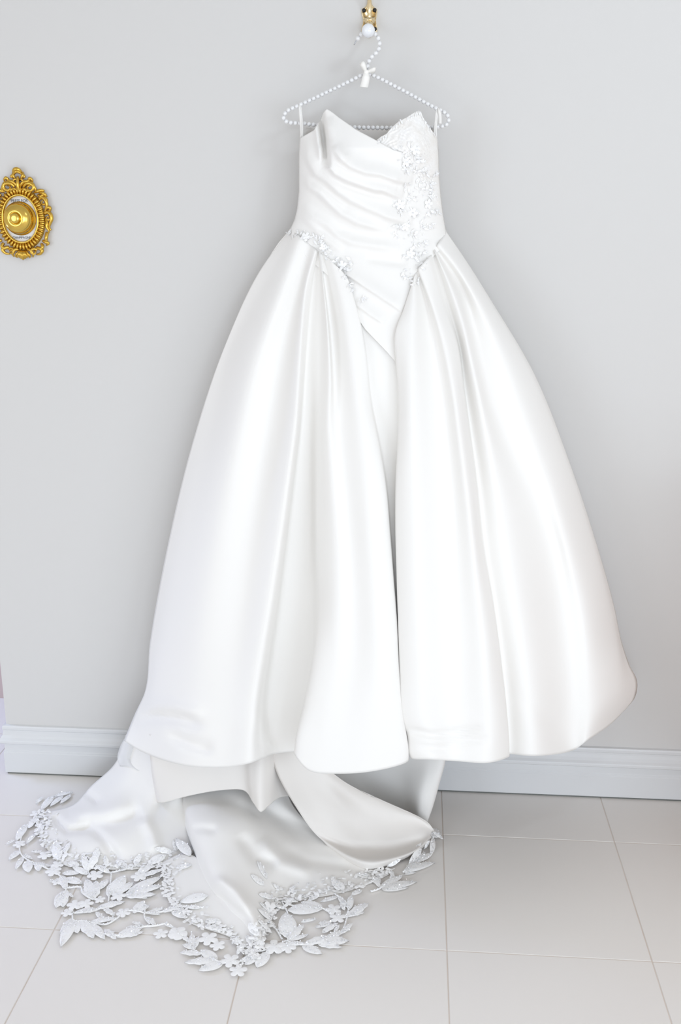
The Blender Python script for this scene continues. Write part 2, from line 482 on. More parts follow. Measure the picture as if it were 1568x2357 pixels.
SKIRT_CREASE = [
    ([(322, 1650), (370, 1645), (420, 1652), (465, 1672)], -0.022, 9, 18),
    ([(390, 1690), (440, 1715), (490, 1727)], -0.018, 16, 12),
    ([(340, 1630), (400, 1625), (470, 1645)], 0.012, 16, 10),
    ([(930, 1678), (1000, 1692), (1060, 1684), (1110, 1672)], -0.011, 7, 9),
    ([(960, 1718), (1020, 1722), (1080, 1705), (1130, 1700)], -0.007, 8, 8),
    ([(600, 1640), (612, 1690), (628, 1732)], 0.010, 10, 14),
    ([(1185, 1600), (1250, 1640), (1290, 1690)], -0.003, 20, 20),
]
NV, SUB = 190, 8
cols = []
for colm in SKIRT:
    a = np.array(colm, float)
    d = base_depth(a[:, 0], a[:, 1]) + a[:, 2] * c * 1.3
    cols.append(resample(np.stack([a[:, 0], a[:, 1], d * 1000], 1), NV))
G = across(np.array(cols), SUB)
D = G[..., 2] / 1000 + crease(G[..., 0], G[..., 1], SKIRT_CREASE)
front = on_y(G[..., 0], G[..., 1], D)
nb = 24
left, right = front[:, 0], front[:, -1]
bk = []
for k in range(1, nb):
    t = k / nb
    p = right * (1 - t) + left * t
    arch = math.sin(math.pi * t) ** 0.6
    p = p.copy()
    p[:, 1] = p[:, 1] * (1 - arch) + arch * (-0.028 - 0.008 * math.sin(t * 25))
    bk.append(p)
ring = np.concatenate([front, np.stack(bk, 1)], 1)
nr, nc = ring.shape[:2]
skirt = link_mesh('skirt', ring.reshape(-1, 3), grid_faces(nr, nc, True), MAT['satin'], dress)
sm = skirt.modifiers.new('cloth', 'SOLIDIFY')
sm.thickness = 0.002
sm.offset = -1.0
note(skirt, 'full pleated white satin skirt')

# ------------------------------------------------------------------ bodice
BL = [(250, 690), (318, 690), (360, 688), (440, 688), (480, 684), (505, 678), (527, 668), (560, 672), (600, 715), (660, 785), (720, 815), (758, 841), (786, 868), (811, 892), (837, 914), (848, 920)]
BR = [(250, 1004), (310, 1006), (345, 1010), (400, 1011), (450, 1015), (490, 1020), (530, 1027), (560, 1026), (600, 990), (640, 968), (690, 950), (765, 932), (848, 932)]
NECK = [(690, 318), (706, 309), (722, 300), (735, 282), (745, 258), (752, 250), (765, 258), (780, 270), (820, 298), (865, 322), (905, 345), (930, 352), (960, 362), (1010, 366)]
CUPN = [(858, 340), (866, 323), (878, 314), (890, 308), (903, 292), (912, 284), (922, 277), (935, 271), (950, 261), (962, 255), (969, 256), (976, 274), (986, 290), (996, 302), (1004, 311), (1010, 342)]


def fx(tab, y):
    return np.interp(y, [a for a, _ in tab], [b for _, b in tab])


BOD_CREASE = [
    ([(766, 338), (786, 366), (808, 383), (842, 397), (878, 402), (907, 412), (949, 422)], 0.012, 24, 7),
    ([(738, 332), (747, 355), (752, 377), (772, 400), (797, 414), (836, 428), (864, 437), (884, 439), (909, 450), (929, 453)], 0.015, 26, 6),
    ([(690, 324), (707, 366), (727, 400), (752, 416), (780, 442), (808, 461), (850, 481), (892, 498), (949, 512)], 0.011, 24, 8),
    ([(693, 405), (713, 430), (735, 444), (758, 467), (786, 492), (822, 512), (850, 520), (892, 531)], 0.009, 14, 8),
    ([(696, 472), (721, 500), (752, 517), (780, 543), (808, 557), (860, 566), (920, 572)], 0.006, 14, 9),
    ([(690, 490), (716, 515), (733, 534), (752, 551), (790, 580)], 0.004, 10, 8),
    ([(733, 240), (739, 280), (744, 315), (748, 350), (754, 385)], -0.030, 7, 8),
    ([(724, 260), (730, 300), (736, 340), (742, 372)], 0.010, 10, 7),
    ([(756, 270), (765, 310), (775, 345), (800, 372)], 0.006, 14, 18),
    ([(800, 480), (860, 505), (930, 515)], 0.003, 12, 12),
    ([(840, 592), (900, 602), (940, 606)], -0.004, 16, 10),
    ([(790, 628), (808, 637), (836, 657), (878, 685), (928, 718)], 0.007, 22, 3.5),
    ([(815, 698), (828, 706), (852, 724), (884, 745)], 0.005, 18, 3.5),
]


def bodice_patch(neck, bottom, u0, u1, nu, nv, off, creases):
    nk_u = [(x - fx(BL, y)) / (fx(BR, y) - fx(BL, y)) for x, y in neck]
    nk_y = [y for _, y in neck]
    u = np.linspace(u0, u1, nu)
    top = np.interp(u, nk_u, nk_y)
    v = np.linspace(0, 1, nv)[:, None]
    Y = top[None] + (bottom - top)[None] * v
    X = fx(BL, Y) + (fx(BR, Y) - fx(BL, Y)) * u[None]
    Dp = base_depth(X, Y)
    Dp = Dp + 0.022 * np.exp(-(((X - 790) / 75) ** 2 + ((Y - 350) / 70) ** 2)) + 0.02 * np.exp(-(((X - 945) / 55) ** 2 + ((Y - 330) / 60) ** 2))
    edge = np.clip(np.minimum(u, 1 - u) / 0.06, 0, 1)[None]
    Dp = Dp + creases(X, Y) * edge + off(X, Y)
    return on_y(X, Y, Dp), X, Y


P, X, Y = bodice_patch(NECK, np.full(140, 848.0), 0, 1, 140, 190,
                       lambda x, y: np.interp(y, [520, 580], [0.0, -0.004]), lambda x, y: 1.5 * crease(x, y, BOD_CREASE))
nv_, nu_ = P.shape[:2]
# back of the bodice closes the loop
bko = []
for k in range(1, 20):
    t = k / 20
    Yb = np.linspace(294, 600, nv_)
    xl, xr = fx(SL, Yb), fx(SR, Yb)
    xb = xr * (1 - t) + xl * t
    arch = math.sin(math.pi * t) ** 0.5
    bko.append(on_y(xb, Yb, 0.085 - 0.048 * arch))
bodice = link_mesh('bodice', P.reshape(-1, 3), grid_faces(nv_, nu_), MAT['satin'], dress)
s2 = bodice.modifiers.new('cloth', 'SOLIDIFY'); s2.thickness = 0.0018; s2.offset = -1
note(bodice, 'draped white satin bodice with diagonal folds')
Bk = np.stack([on_y(np.full(nv_, 0) + fx(SR, np.linspace(300, 600, nv_)), np.linspace(300, 600, nv_), np.full(nv_, .085))] + bko +
              [on_y(fx(SL, np.linspace(310, 600, nv_)), np.linspace(310, 600, nv_), np.full(nv_, .085))], 1)
bback = link_mesh('bodice_back', Bk[::6].reshape(-1, 3), grid_faces(Bk[::6].shape[0], Bk.shape[1]), MAT['lining'], dress)
s3 = bback.modifiers.new('cloth', 'SOLIDIFY'); s3.thickness = 0.002


def cup_relief(x, y):
    return 0.0012 * np.sin(x * .55 + 2 * np.sin(y * .21)) * np.sin(y * .5 + 1.7 * np.sin(x * .17))


u_l = (858 - 688) / (1010 - 688)
nk = 70
botm = np.interp(np.linspace(u_l, 1, nk), [u_l, .7, .8, 1.0], [352, 375, 420, 540])
P2, X2, Y2 = bodice_patch(CUPN, botm, u_l, 1.0, nk, 70,
                          lambda x, y: np.interp(x, [860, 915, 950, 1010], [-.010, -.006, .003, .002]) - 0.010 * np.clip((y - np.interp(x, [858, 915, 950, 1010], [330, 350, 380, 470])) / 30, 0, 1), cup_relief)
# scalloped upper edge of the lace
cup = link_mesh('lace_cup', P2.reshape(-1, 3), grid_faces(70, nk), MAT['lacecup'], dress)
s4 = cup.modifiers.new('cloth', 'SOLIDIFY'); s4.thickness = 0.002; s4.offset = -1
note(cup, 'ivory lace cup with scalloped edge')


# ------------------------------------------------------------------ train and underlayers
def sheet_z(columns, nv, sub, creases=None):
    cs = [resample(np.array([(x, y, z * 1000) for x, y, z in q], float), nv) for q in columns]
    g = across(np.array(cs), sub)
    z = g[..., 2] / 1000
    if creases:
        z = z + crease(g[..., 0], g[..., 1], creases)
    z = np.maximum(z, 0.0025)
    return on_z(g[..., 0], g[..., 1], z)


def sheet_y(columns, nv, sub):
    cs = [resample(np.array([(x, y, d * 1000) for x, y, d in q], float), nv) for q in columns]
    g = across(np.array(cs), sub)
    return on_y(g[..., 0], g[..., 1], g[..., 2] / 1000)


def cloth(name, P, mat, parent, label=None, th=0.0015):
    o = link_mesh(name, P.reshape(-1, 3), grid_faces(P.shape[0], P.shape[1]), mat, parent)
    s = o.modifiers.new('cloth', 'SOLIDIFY'); s.thickness = th; s.offset = -1
    if label: o['label'] = label
    return o


TRAIN_L = [
    [(290, 1690, .165), (268, 1752, .10), (207, 1812, .05), (172, 1850, .02), (120, 1866, .010), (86, 1870, .005)],
    [(310, 1705, .17), (290, 1780, .10), (232, 1840, .055), (172, 1882, .030), (115, 1897, .012), (84, 1904, .005)],
    [(330, 1715, .17), (310, 1800, .09), (252, 1868, .055), (185, 1905, .030), (138, 1928, .014), (102, 1944, .005)],
    [(345, 1725, .17), (330, 1820, .08), (285, 1888, .050), (222, 1935, .032), (172, 1962, .014), (137, 1986, .004)],
    [(355, 1735, .17), (350, 1840, .07), (320, 1900, .045), (268, 1950, .028), (228, 1977, .012), (206, 1999, .004)],
    [(365, 1745, .17), (370, 1850, .06), (350, 1905, .038), (322, 1955, .020), (302, 1982, .009), (287, 2001, .004)],
    [(375, 1755, .17), (395, 1860, .06), (390, 1910, .030), (377, 1955, .016), (362, 1982, .008), (352, 1998, .004)],
    [(385, 1760, .17), (422, 1870, .05), (436, 1910, .025), (442, 1950, .012), (436, 1975, .006), (420, 1992, .004)],
    [(405, 1770, .14), (450, 1875, .03), (478, 1925, .012), (488, 1965, .006), (480, 1990, .005), (465, 2005, .004)],
]
TL_CR = [
    ([(125, 1876), (135, 1895), (155, 1912), (187, 1909), (215, 1904)], -0.014, 9, 8),
    ([(178, 1896), (220, 1898), (258, 1894), (330, 1866)], -0.010, 18, 20),
    ([(190, 1820), (215, 1838), (228, 1850)], -0.008, 8, 8),
    ([(210, 1905), (240, 1930), (262, 1965), (270, 1990)], -0.010, 10, 12),
    ([(160, 1870), (240, 1872), (300, 1850)], 0.005, 18, 16),
    ([(330, 1880), (350, 1920), (360, 1960)], 0.008, 14, 14),
]
TRAIN_M = [
    [(414, 1815, .05), (418, 1852, .045), (426, 1900, .03), (446, 1960, .02), (480, 2040, .012), (525, 2095, .008), (570, 2140, .006), (590, 2196, .004)],
    [(424, 1805, .10), (428, 1846, .085), (440, 1895, .08), (468, 1960, .066), (508, 2030, .055), (552, 2085, .045), (588, 2130, .028), (606, 2168, .006)],
    [(455, 1795, .115), (460, 1838, .10), (490, 1890, .10), (530, 1955, .075), (570, 2020, .048), (596, 2065, .028), (612, 2100, .014), (620, 2132, .004)],
    [(505, 1790, .115), (515, 1832, .10), (560, 1890, .09), (600, 1950, .058), (625, 2010, .033), (636, 2045, .015), (641, 2070, .007), (646, 2090, .003)],
    [(555, 1790, .115), (565, 1836, .10), (610, 1890, .065), (650, 1950, .036), (680, 2005, .018), (690, 2035, .010), (696, 2055, .006), (701, 2070, .003)],
    [(595, 1790, .115), (606, 1842, .085), (650, 1890, .045), (700, 1950, .022), (740, 1995, .014), (756, 2020, .010), (766, 2040, .006), (771, 2058, .003)],
    [(632, 1790, .115), (645, 1842, .08), (700, 1900, .036), (755, 1955, .018), (800, 1990, .012), (822, 2005, .008), (842, 2018, .005), (852, 2033, .003)],
    [(656, 1790, .115), (668, 1840, .075), (730, 1915, .028), (790, 1968, .014), (840, 1995, .008), (866, 2003, .006), (894, 2003, .004), (908, 2006, .003)],
]
TM_CR = [
    ([(485, 2038), (510, 2030), (540, 2050), (580, 2100)], 0.008, 12, 10),
    ([(500, 2060), (540, 2090), (580, 2125)], -0.010, 8, 10),
    ([(440, 1908), (470, 1906), (500, 1912)], -0.004, 8, 10),
    ([(550, 1920), (590, 1975), (640, 1990)], -0.006, 14, 14),
    ([(650, 1950), (700, 1982), (770, 1990), (830, 1995)], -0.004, 14, 12),
    ([(600, 1930), (650, 1985), (720, 2010)], 0.008, 18, 16),
]
TRAIN_F = [
    [(372, 1985, .008), (376, 2020, .006), (380, 2058, .005), (394, 2078, .004)],
    [(420, 1965, .02), (420, 2030, .012), (424, 2080, .007), (432, 2120, .004)],
    [(455, 1975, .022), (462, 2050, .012), (475, 2100, .008), (482, 2140, .004)],
    [(495, 2030, .016), (510, 2080, .010), (524, 2122, .007), (530, 2157, .004)],
    [(535, 2080, .012), (550, 2112, .010), (560, 2150, .007), (560, 2190, .004)],
    [(590, 2125, .010), (594, 2150, .008), (596, 2172, .006), (592, 2206, .004)],
]
LIN_R = [
    [(612, 1705, .25), (640, 1785, .17), (684, 1862, .09), (722, 1915, .045), (745, 1938, .026), (752, 1946, .020), (757, 1950, .012)],
    [(665, 1720, .25), (700, 1800, .17), (745, 1880, .08), (783, 1932, .03), (800, 1954, .012), (806, 1972, .028), (812, 1990, .006)],
    [(720, 1750, .23), (765, 1830, .14), (808, 1890, .06), (838, 1935, .022), (852, 1957, .008), (853, 1985, .028), (848, 2003, .006)],
    [(762, 1778, .21), (818, 1838, .11), (868, 1893, .05), (898, 1935, .02), (908, 1957, .008), (908, 1975, .026), (900, 1990, .006)],
    [(800, 1805, .17), (868, 1846, .1), (918, 1888, .05), (944, 1924, .024), (954, 1944, .010), (950, 1960, .024), (940, 1973, .006)],
    [(868, 1838, .12), (918, 1860, .09), (958, 1884, .05), (975, 1910, .03), (982, 1925, .02), (980, 1938, .018), (972, 1953, .005)],
    [(950, 1874, .085), (970, 1884, .06), (985, 1894, .045), (995, 1905, .03), (1001, 1913, .02), (1001, 1921, .014), (997, 1931, .005)],
]
BACK_R = [
    [(740, 1700, .10), (760, 1770, .11), (770, 1802, .12), (800, 1850, .13)],
    [(800, 1700, .09), (830, 1770, .09), (850, 1815, .10), (870, 1860, .11)],
    [(900, 1700, .10), (915, 1770, .10), (925, 1820, .12), (940, 1895, .15)],
    [(985, 1690, .13), (985, 1765, .15), (972, 1825, .17), (962, 1895, .18)],
    [(1030, 1690, .13), (1022, 1755, .15), (1008, 1810, .16), (996, 1855, .17), (982, 1897, .18)],
    [(1025, 1690, .07), (1016, 1755, .08), (1000, 1800, .09), (985, 1840, .10), (960, 1875, .11)],
]
UNDER = [
    [(340, 1690, .15), (350, 1780, .16), (358, 1844, .17)],
    [(344, 1690, .20), (354, 1790, .21), (366, 1848, .22)],
    [(350, 1690, .205), (368, 1790, .22), (380, 1847, .235)],
    [(420, 1700, .225), (425, 1790, .24), (430, 1833, .25)],
    [(500, 1700, .235), (505, 1790, .245), (510, 1819, .25)],
    [(555, 1700, .24), (560, 1790, .245), (562, 1820, .25)],
    [(580, 1700, .255), (578, 1800, .268), (584, 1850, .275)],
    [(600, 1700, .265), (598, 1810, .28), (600, 1869, .288)],
    [(618, 1700, .255), (618, 1810, .265), (618, 1856, .272)],
    [(640, 1700, .22), (645, 1790, .22), (650, 1834, .225)],
    [(680, 1700, .17), (700, 1790, .16), (740, 1840, .16)],
]
train = cloth('train', sheet_z(TRAIN_L, 70, 10, TL_CR), MAT['satin'], dress, 'white satin train spread across the tiles')
train_m = cloth('train_fold', sheet_z(TRAIN_M, 80, 10, TM_CR), MAT['satin'], dress, 'raised satin fold of the train')
train_f = cloth('train_tip', sheet_z(TRAIN_F, 40, 8), MAT['satin'], dress)
lining = cloth('lining', sheet_z(LIN_R, 70, 10), MAT['lining'], dress, 'cream lining turned up at the right of the train')
backp = cloth('back_panel', sheet_y(BACK_R, 50, 8), MAT['satin'], dress)
under = cloth('underskirt', sheet_y(UNDER, 50, 8), MAT['lining'], dress, 'cream underskirt showing below the hem')
TUL = [
    [(292, 1690, .09), (275, 1722, .095), (270, 1745, .10), (276, 1765, .11)],
    [(306, 1700, .115), (298, 1725, .12), (292, 1742, .125), (298, 1765, .14)],
    [(322, 1710, .10), (317, 1735, .11), (316, 1755, .12), (323, 1774, .15)],
    [(340, 1720, .13), (336, 1740, .14), (335, 1750, .145), (341, 1762, .15)],
]
tulle = cloth('tulle_layer', sheet_y(TUL, 16, 6), MAT['tulle'], dress, 'sheer tulle layer peeking from the hem', 0.0006)

# ------------------------------------------------------------------ lace leaves, flowers, beads
bpy.context.view_layer.update()


def bvh_of(objs):
    Vv, Ff = [], []
    for o in objs:
        off = len(Vv)
        Vv += [o.matrix_world @ v.co for v in o.data.vertices]
        Ff += [tuple(i + off for i in p.vertices) for p in o.data.polygons]
    return BVHTree.FromPolygons(Vv, Ff)


BV_TRAIN = bvh_of([train, train_m, train_f, lining])
BV_BODY = bvh_of([bodice, cup, skirt])


def hit(px, py, bv, lift=0.002):
    r = Vector(ray(px, py)).normalized()
    loc, nor, _, _ = bv.ray_cast(Vector(CAM), r)
    if loc is None:
        return None, None
    if nor.dot(r) > 0: nor = -nor
    return loc + nor * lift, nor


def ground(px, py, lift=0.003):
    loc, nor = hit(px, py, BV_TRAIN, lift)
    if loc is None:
        return Vector(on_z(px, py, 0.0045)), Vector((0, 0, 1))
    fl = Vector(on_z(px, py, 0.0))
    if loc.z < 0.004: loc = loc + Vector((0, 0, 0.003))
    return loc, nor


def leaf_mesh(name, w, serr, mat):
    """leaf along +X, unit length, raised midrib, drooping margin, closed underside"""
    n = 7
    vs, fs = [], []
    for i in range(n):
        t = i / (n - 1)
        hw = w * (math.sin(math.pi * min(1, t * 0.93 + 0.05)) ** 0.75) * (1 - 0.25 * t)
        if serr and i % 2 == 0: hw *= 0.78
        if i == n - 1: hw = 0.004
        if i == 0: hw = 0.025
        z = 0.04 * math.sin(math.pi * t)
        vs += [(t, -hw, z * 0.6), (t, -hw * .5, z + .012), (t, 0, z - .004), (t, hw * .5, z + .012), (t, hw, z * 0.6),
               (t, -hw * .98, z * 0.6 - .006), (t, 0, -0.03), (t, hw * .98, z * 0.6 - .006)]
    for i in range(n - 1):
        for k in (0, 1, 2, 3, 5, 6):
            a, b = i * 8 + k, i * 8 + k + 1
            fs.append((a, a + 8, b + 8, b) if k < 5 else (a, b, b + 8, a + 8))
    me = bpy.data.meshes.new(name)
    me.from_pydata(vs, [], fs)
    me.polygons.foreach_set('use_smooth', [True] * len(me.polygons))
    me.materials.append(mat)
    me.update()
    return me


def flower_mesh(name, mat, k=5):
    vs, fs = [(0, 0, 0.12)], []
    m = k * 6
    for ring, (rr, zz) in enumerate(((0.42, 0.16), (0.85, 0.10), (1.0, 0.07))):
        for i in range(m):
            a = 2 * math.pi * i / m
            lobe = 0.55 + 0.45 * abs(math.cos(k * a / 2)) ** 0.6
            r = rr * lobe if ring else rr * (0.8 + .2 * lobe)
            vs.append((r * math.cos(a), r * math.sin(a), zz))
    for i in range(m):
        j = (i + 1) % m
        fs.append((0, 1 + i, 1 + j))
        fs.append((1 + i, 1 + m + i, 1 + m + j, 1 + j))
        fs.append((1 + m + i, 1 + 2 * m + i, 1 + 2 * m + j, 1 + m + j))
    me = bpy.data.meshes.new(name)
    me.from_pydata(vs, [], fs)
    me.polygons.foreach_set('use_smooth', [True] * len(me.polygons))
    me.materials.append(mat)
    me.update()
    return me


LEAF = [leaf_mesh('lace_leaf', .17, False, MAT['lace']), leaf_mesh('lace_leaf', .22, True, MAT['lace']), leaf_mesh('lace_leaf', .27, False, MAT['lace']), leaf_mesh('lace_leaf', .13, False, MAT['lace'])]
FLOWER = flower_mesh('lace_flower', MAT['lace'])
SPARK = []          # sequin positions: (location, normal)
BEAD = []


def basis(x, nor, loc, s):
    x = x.normalized()
    z = (nor - x * nor.dot(x)).normalized()
    y = z.cross(x)
    return Matrix(((x.x * s, y.x * s, z.x * s, loc.x), (x.y * s, y.y * s, z.y * s, loc.y), (x.z * s, y.z * s, z.z * s, loc.z), (0, 0, 0, 1)))


def put_leaf(b, t, place, parent, kind=None, dens=1.0):
    A, na = place(*b)
    B, nb_ = place(*t)
    if A is None or B is None: return
    x = B - A
    if x.length < 1e-4 or x.length > 0.2: return
    nor = (na + nb_).normalized()
    k = kind if kind is not None else random.choice((0, 1, 1, 2, 0))
    me = LEAF[k]
    mw = basis(x, nor, A, x.length)
    inst('lace_leaf', me, parent, mw)
    w = (.17, .22, .27, .13)[k]
    for _ in range(int(dens * (6 + x.length * 350))):
        tt = random.uniform(.1, .9)
        yy = random.uniform(-.8, .8) * w * math.sin(math.pi * tt)
        SPARK.append((mw @ Vector((tt, yy, 0.05 * math.sin(math.pi * tt) + .03)), nor))


def put_flower(cx, cy, r, place, parent):
    A, na = place(cx, cy)
    if A is None: return
    B, _ = place(cx + r, cy)
    s = (B - A).length if B is not None else r / 900
    s = min(max(s, r / 1100), r / 800) * 1.3
    a = random.uniform(0, 6.28)
    x = Vector((math.cos(a), math.sin(a), 0))
    if abs(na.z) < 0.5: x = Vector((math.cos(a), 0, math.sin(a)))
    inst('lace_flower', FLOWER, parent, basis(x, na, A, s))
    for _ in range(3):
        SPARK.append((A + na * s * .25 + Vector((random.uniform(-.3, .3) * s, random.uniform(-.3, .3) * s, 0)), na))


ROOTINV[train.name] = Matrix.Identity(4)
for o in (train, bodice):
    ROOTINV[o.name] = o.matrix_world.inverted()

z5 = lambda x, y: (x / 3.484, 1780 + y / 3.484)
z6 = lambda x, y: (380 + x / 3.267, 1880 + y / 3.267)
z7 = lambda x, y: (600 + x / 3.267, 1700 + y / 3.267)
L5 = [(120, 535, 40, 572), (210, 410, 130, 545), (285, 480, 212, 565), (158, 620, 70, 695), (185, 670, 125, 772), (215, 700, 230, 797), (190, 650, 262, 690), (300, 715, 312, 787), (260, 720, 385, 750),
      (340, 630, 248, 625), (420, 740, 330, 735), (470, 705, 490, 600), (462, 690, 450, 545), (505, 872, 390, 862), (500, 800, 642, 800), (520, 840, 662, 885), (490, 820, 532, 935),
      (535, 935, 448, 1080), (500, 955, 445, 1065), (545, 955, 590, 997), (515, 975, 505, 1075), (650, 930, 752, 1012), (757, 1010, 690, 848), (772, 990, 768, 860), (780, 935, 868, 850),
      (702, 812, 578, 748), (708, 792, 668, 655), (882, 800, 758, 738), (872, 992, 884, 880), (893, 972, 1000, 815), (905, 972, 1072, 875), (1000, 982, 1172, 895), (1010, 988, 1252, 970), (1005, 975, 1312, 898),
      (1085, 970, 1182, 1003), (1015, 965, 1302, 826), (960, 785, 1072, 738), (1080, 742, 1132, 650), (1100, 805, 1232, 738), (1140, 825, 1312, 778), (780, 1082, 1002, 1028), (795, 1090, 650, 1118),
      (590, 1122, 762, 1078), (832, 1080, 922, 1143), (770, 1110, 832, 1182), (582, 1160, 480, 1292), (592, 1170, 488, 1392), (602, 1180, 622, 1285), (652, 1180, 752, 1325), (722, 1200, 842, 1333), (840, 1250, 932, 1333),
      (720, 1195, 942, 1160), (935, 1312, 1142, 1240), (1020, 1312, 1152, 1268), (1020, 1232, 1132, 1228), (1060, 1190, 1152, 1222), (1165, 1150, 1252, 1222), (1072, 1122, 1160, 1018), (1080, 1112, 1202, 1058),
      (1182, 1122, 1322, 1078), (1162, 1112, 1292, 1132), (1300, 1112, 1442, 1082), (1382, 1092, 1492, 1172), (1312, 1200, 1402, 1242), (682, 762, 668, 648), (702, 782, 802, 622), (742, 702, 792, 598),
      (585, 150, 430, 185), (505, 180, 400, 268), (425, 180, 330, 300), (340, 190, 288, 245), (570, 170, 480, 245), (1410, 620, 1390, 540), (1420, 620, 1470, 540), (1380, 640, 1240, 600), (1400, 690, 1540, 640),
      (640, 745, 545, 725), (860, 755, 840, 660), (1000, 760, 940, 700), (560, 560, 520, 660), (1330, 660, 1180, 740), (230, 440, 300, 350), (350, 420, 290, 500)]
F5 = [(155, 570, 40), (360, 660, 46), (430, 790, 52), (460, 735, 42), (765, 820, 52), (1115, 830, 52), (950, 985, 52), (600, 1060, 52), (690, 1050, 48), (800, 1015, 36), (540, 1120, 40), (990, 1120, 46),
      (1290, 1290, 46), (1425, 1290, 58), (295, 325, 36), (460, 872, 36)]
L6 = [(440, 1100, 250, 1157), (380, 1082, 145, 1096), (275, 1032, 108, 1020), (392, 1082, 265, 998), (232, 992, 130, 958), (222, 992, 252, 898), (212, 1002, 202, 878), (185, 942, 120, 888), (570, 1092, 705, 1015),
      (690, 1132, 785, 1005), (600, 1112, 705, 1048), (882, 962, 1062, 950), (940, 932, 1082, 884), (922, 932, 1042, 808), (932, 912, 848, 828), (1032, 970, 1182, 1032), (1042, 966, 1252, 898), (1142, 942, 1385, 930),
      (1152, 960, 1332, 982), (1202, 922, 1352, 858), (1322, 882, 1412, 798), (1332, 862, 1392, 848), (1272, 872, 1312, 808), (932, 912, 908, 718), (905, 692, 798, 668), (922, 702, 1192, 692), (1190, 692, 1020, 640),
      (1022, 792, 1142, 768), (1152, 802, 1262, 790), (1182, 872, 1302, 798), (1252, 802, 1130, 832), (1372, 752, 1532, 648), (1382, 742, 1502, 718), (1382, 702, 1402, 588), (1372, 682, 1300, 600), (1350, 702, 1320, 640),
      (1300, 602, 1168, 640), (742, 522, 640, 440), (762, 472, 690, 340), (980, 520, 928, 582), (1302, 562, 1250, 448), (1342, 562, 1290, 480), (1540, 450, 1440, 430), (800, 782, 690, 700), (802, 872, 690, 780),
      (832, 842, 770, 778), (782, 722, 702, 650), (322, 600, 112, 652), (100, 690, 0, 700), (162, 772, 40, 700), (282, 690, 150, 690), (212, 272, 62, 332), (192, 302, 80, 170), (202, 242, 100, 228), (200, 370, 80, 392),
      (700, 590, 830, 620), (860, 560, 800, 500), (1000, 640, 880, 620), (1160, 600, 1060, 640), (1480, 550, 1400, 590), (640, 800, 700, 900), (560, 900, 500, 960), (420, 790, 300, 800), (590, 960, 540, 1040), (660, 980, 610, 900), (300, 830, 420, 860)]
F6 = [(490, 1085, 55), (550, 1160, 50), (820, 985, 62), (920, 985, 50), (1265, 700, 50), (1300, 760, 50), (325, 920, 58), (395, 970, 45), (95, 880, 58), (780, 700, 40)]
L7 = [(1290, 702, 1376, 757), (1282, 742, 1332, 680), (1292, 742, 1280, 872), (1262, 762, 1230, 832), (1212, 792, 1130, 882), (1202, 822, 1110, 952), (1072, 1002, 1312, 930), (1082, 1012, 1202, 918), (1082, 1022, 1172, 1004),
      (902, 1122, 1072, 1028), (912, 1132, 1177, 1075), (922, 1142, 1112, 1120), (892, 1092, 880, 1038), (1000, 1062, 980, 998), (950, 962, 1052, 898), (842, 1042, 900, 1122), (1150, 950, 1240, 850), (1290, 860, 1170, 930)]
pl = lambda x, y: ground(x, y)
for Ls, zf in ((L5, z5), (L6, z6), (L7, z7)):
    for a, b, e, f in Ls:
        put_leaf(zf(a, b), zf(e, f), pl, train)
for Fs, zf, sc in ((F5, z5, 3.484), (F6, z6, 3.267)):
    for a, b, r in Fs:
        x, y = zf(a, b)
        put_flower(x, y, r / sc, pl, train)

# stems joining the motifs
STEMS = [[z5(*p) for p in q] for q in (
    [(300, 340), (210, 430), (160, 560), (165, 640), (215, 690), (330, 740), (430, 790), (490, 830), (530, 930), (510, 980)],
    [(530, 920), (650, 915), (665, 960), (755, 1010), (770, 930)],
    [(700, 810), (670, 660)], [(710, 800), (730, 830)], [(895, 800), (875, 990), (870, 1030)], [(880, 800), (960, 780), (1070, 760)],
    [(900, 980), (1000, 980), (1090, 960), (1310, 900)], [(1100, 830), (1180, 800), (1310, 770)], [(590, 1120), (700, 1110), (800, 1085), (930, 1030)],
    [(580, 1130), (590, 1180), (700, 1190), (760, 1260), (930, 1300), (1020, 1280), (1150, 1230), (1260, 1220), (1340, 1200)],
    [(720, 1195), (850, 1210), (940, 1160), (1000, 1110), (1080, 1100), (1180, 1120), (1300, 1110), (1380, 1090), (1490, 1120)],
    [(1170, 1060), (1160, 1150), (1200, 1210)])] + [[z6(*p) for p in q] for q in (
    [(200, 870), (210, 990), (300, 1040), (430, 1095), (560, 1090), (650, 1030), (760, 1000), (860, 970), (900, 935), (1010, 960), (1120, 950), (1200, 925), (1320, 880), (1370, 750), (1380, 700), (1340, 620), (1300, 595)],
    [(760, 790), (830, 840), (880, 920)], [(880, 650), (920, 720), (925, 830)], [(900, 650), (1050, 690), (1190, 690), (1260, 740)], [(0, 700), (130, 680), (290, 690)], [(520, 1150), (590, 1100)])] + [[z7(*p) for p in q] for q in (
    [(1290, 740), (1285, 870), (1160, 945), (1070, 1005)], [(830, 1150), (890, 1130), (960, 1080), (1060, 1030)], [(560, 1170), (640, 1230), (660, 1290), (640, 1340)])]
for q in STEMS:
    pts = smooth_path(np.array([(x, y, 0) for x, y in q]), max(8, len(q) * 5))
    pp = []
    for x, y, _ in pts:
        A, nn = ground(x, y, 0.0025)
        pp.append(A)
    bm = bmesh.new()
    tube(bm, pp, 0.0019, 6)
    bm_obj('lace_stem', bm, MAT['lace'], train)
    for a in pp[::2]:
        BEAD.append((a + Vector((0, 0, 0.002)), 0.0019))

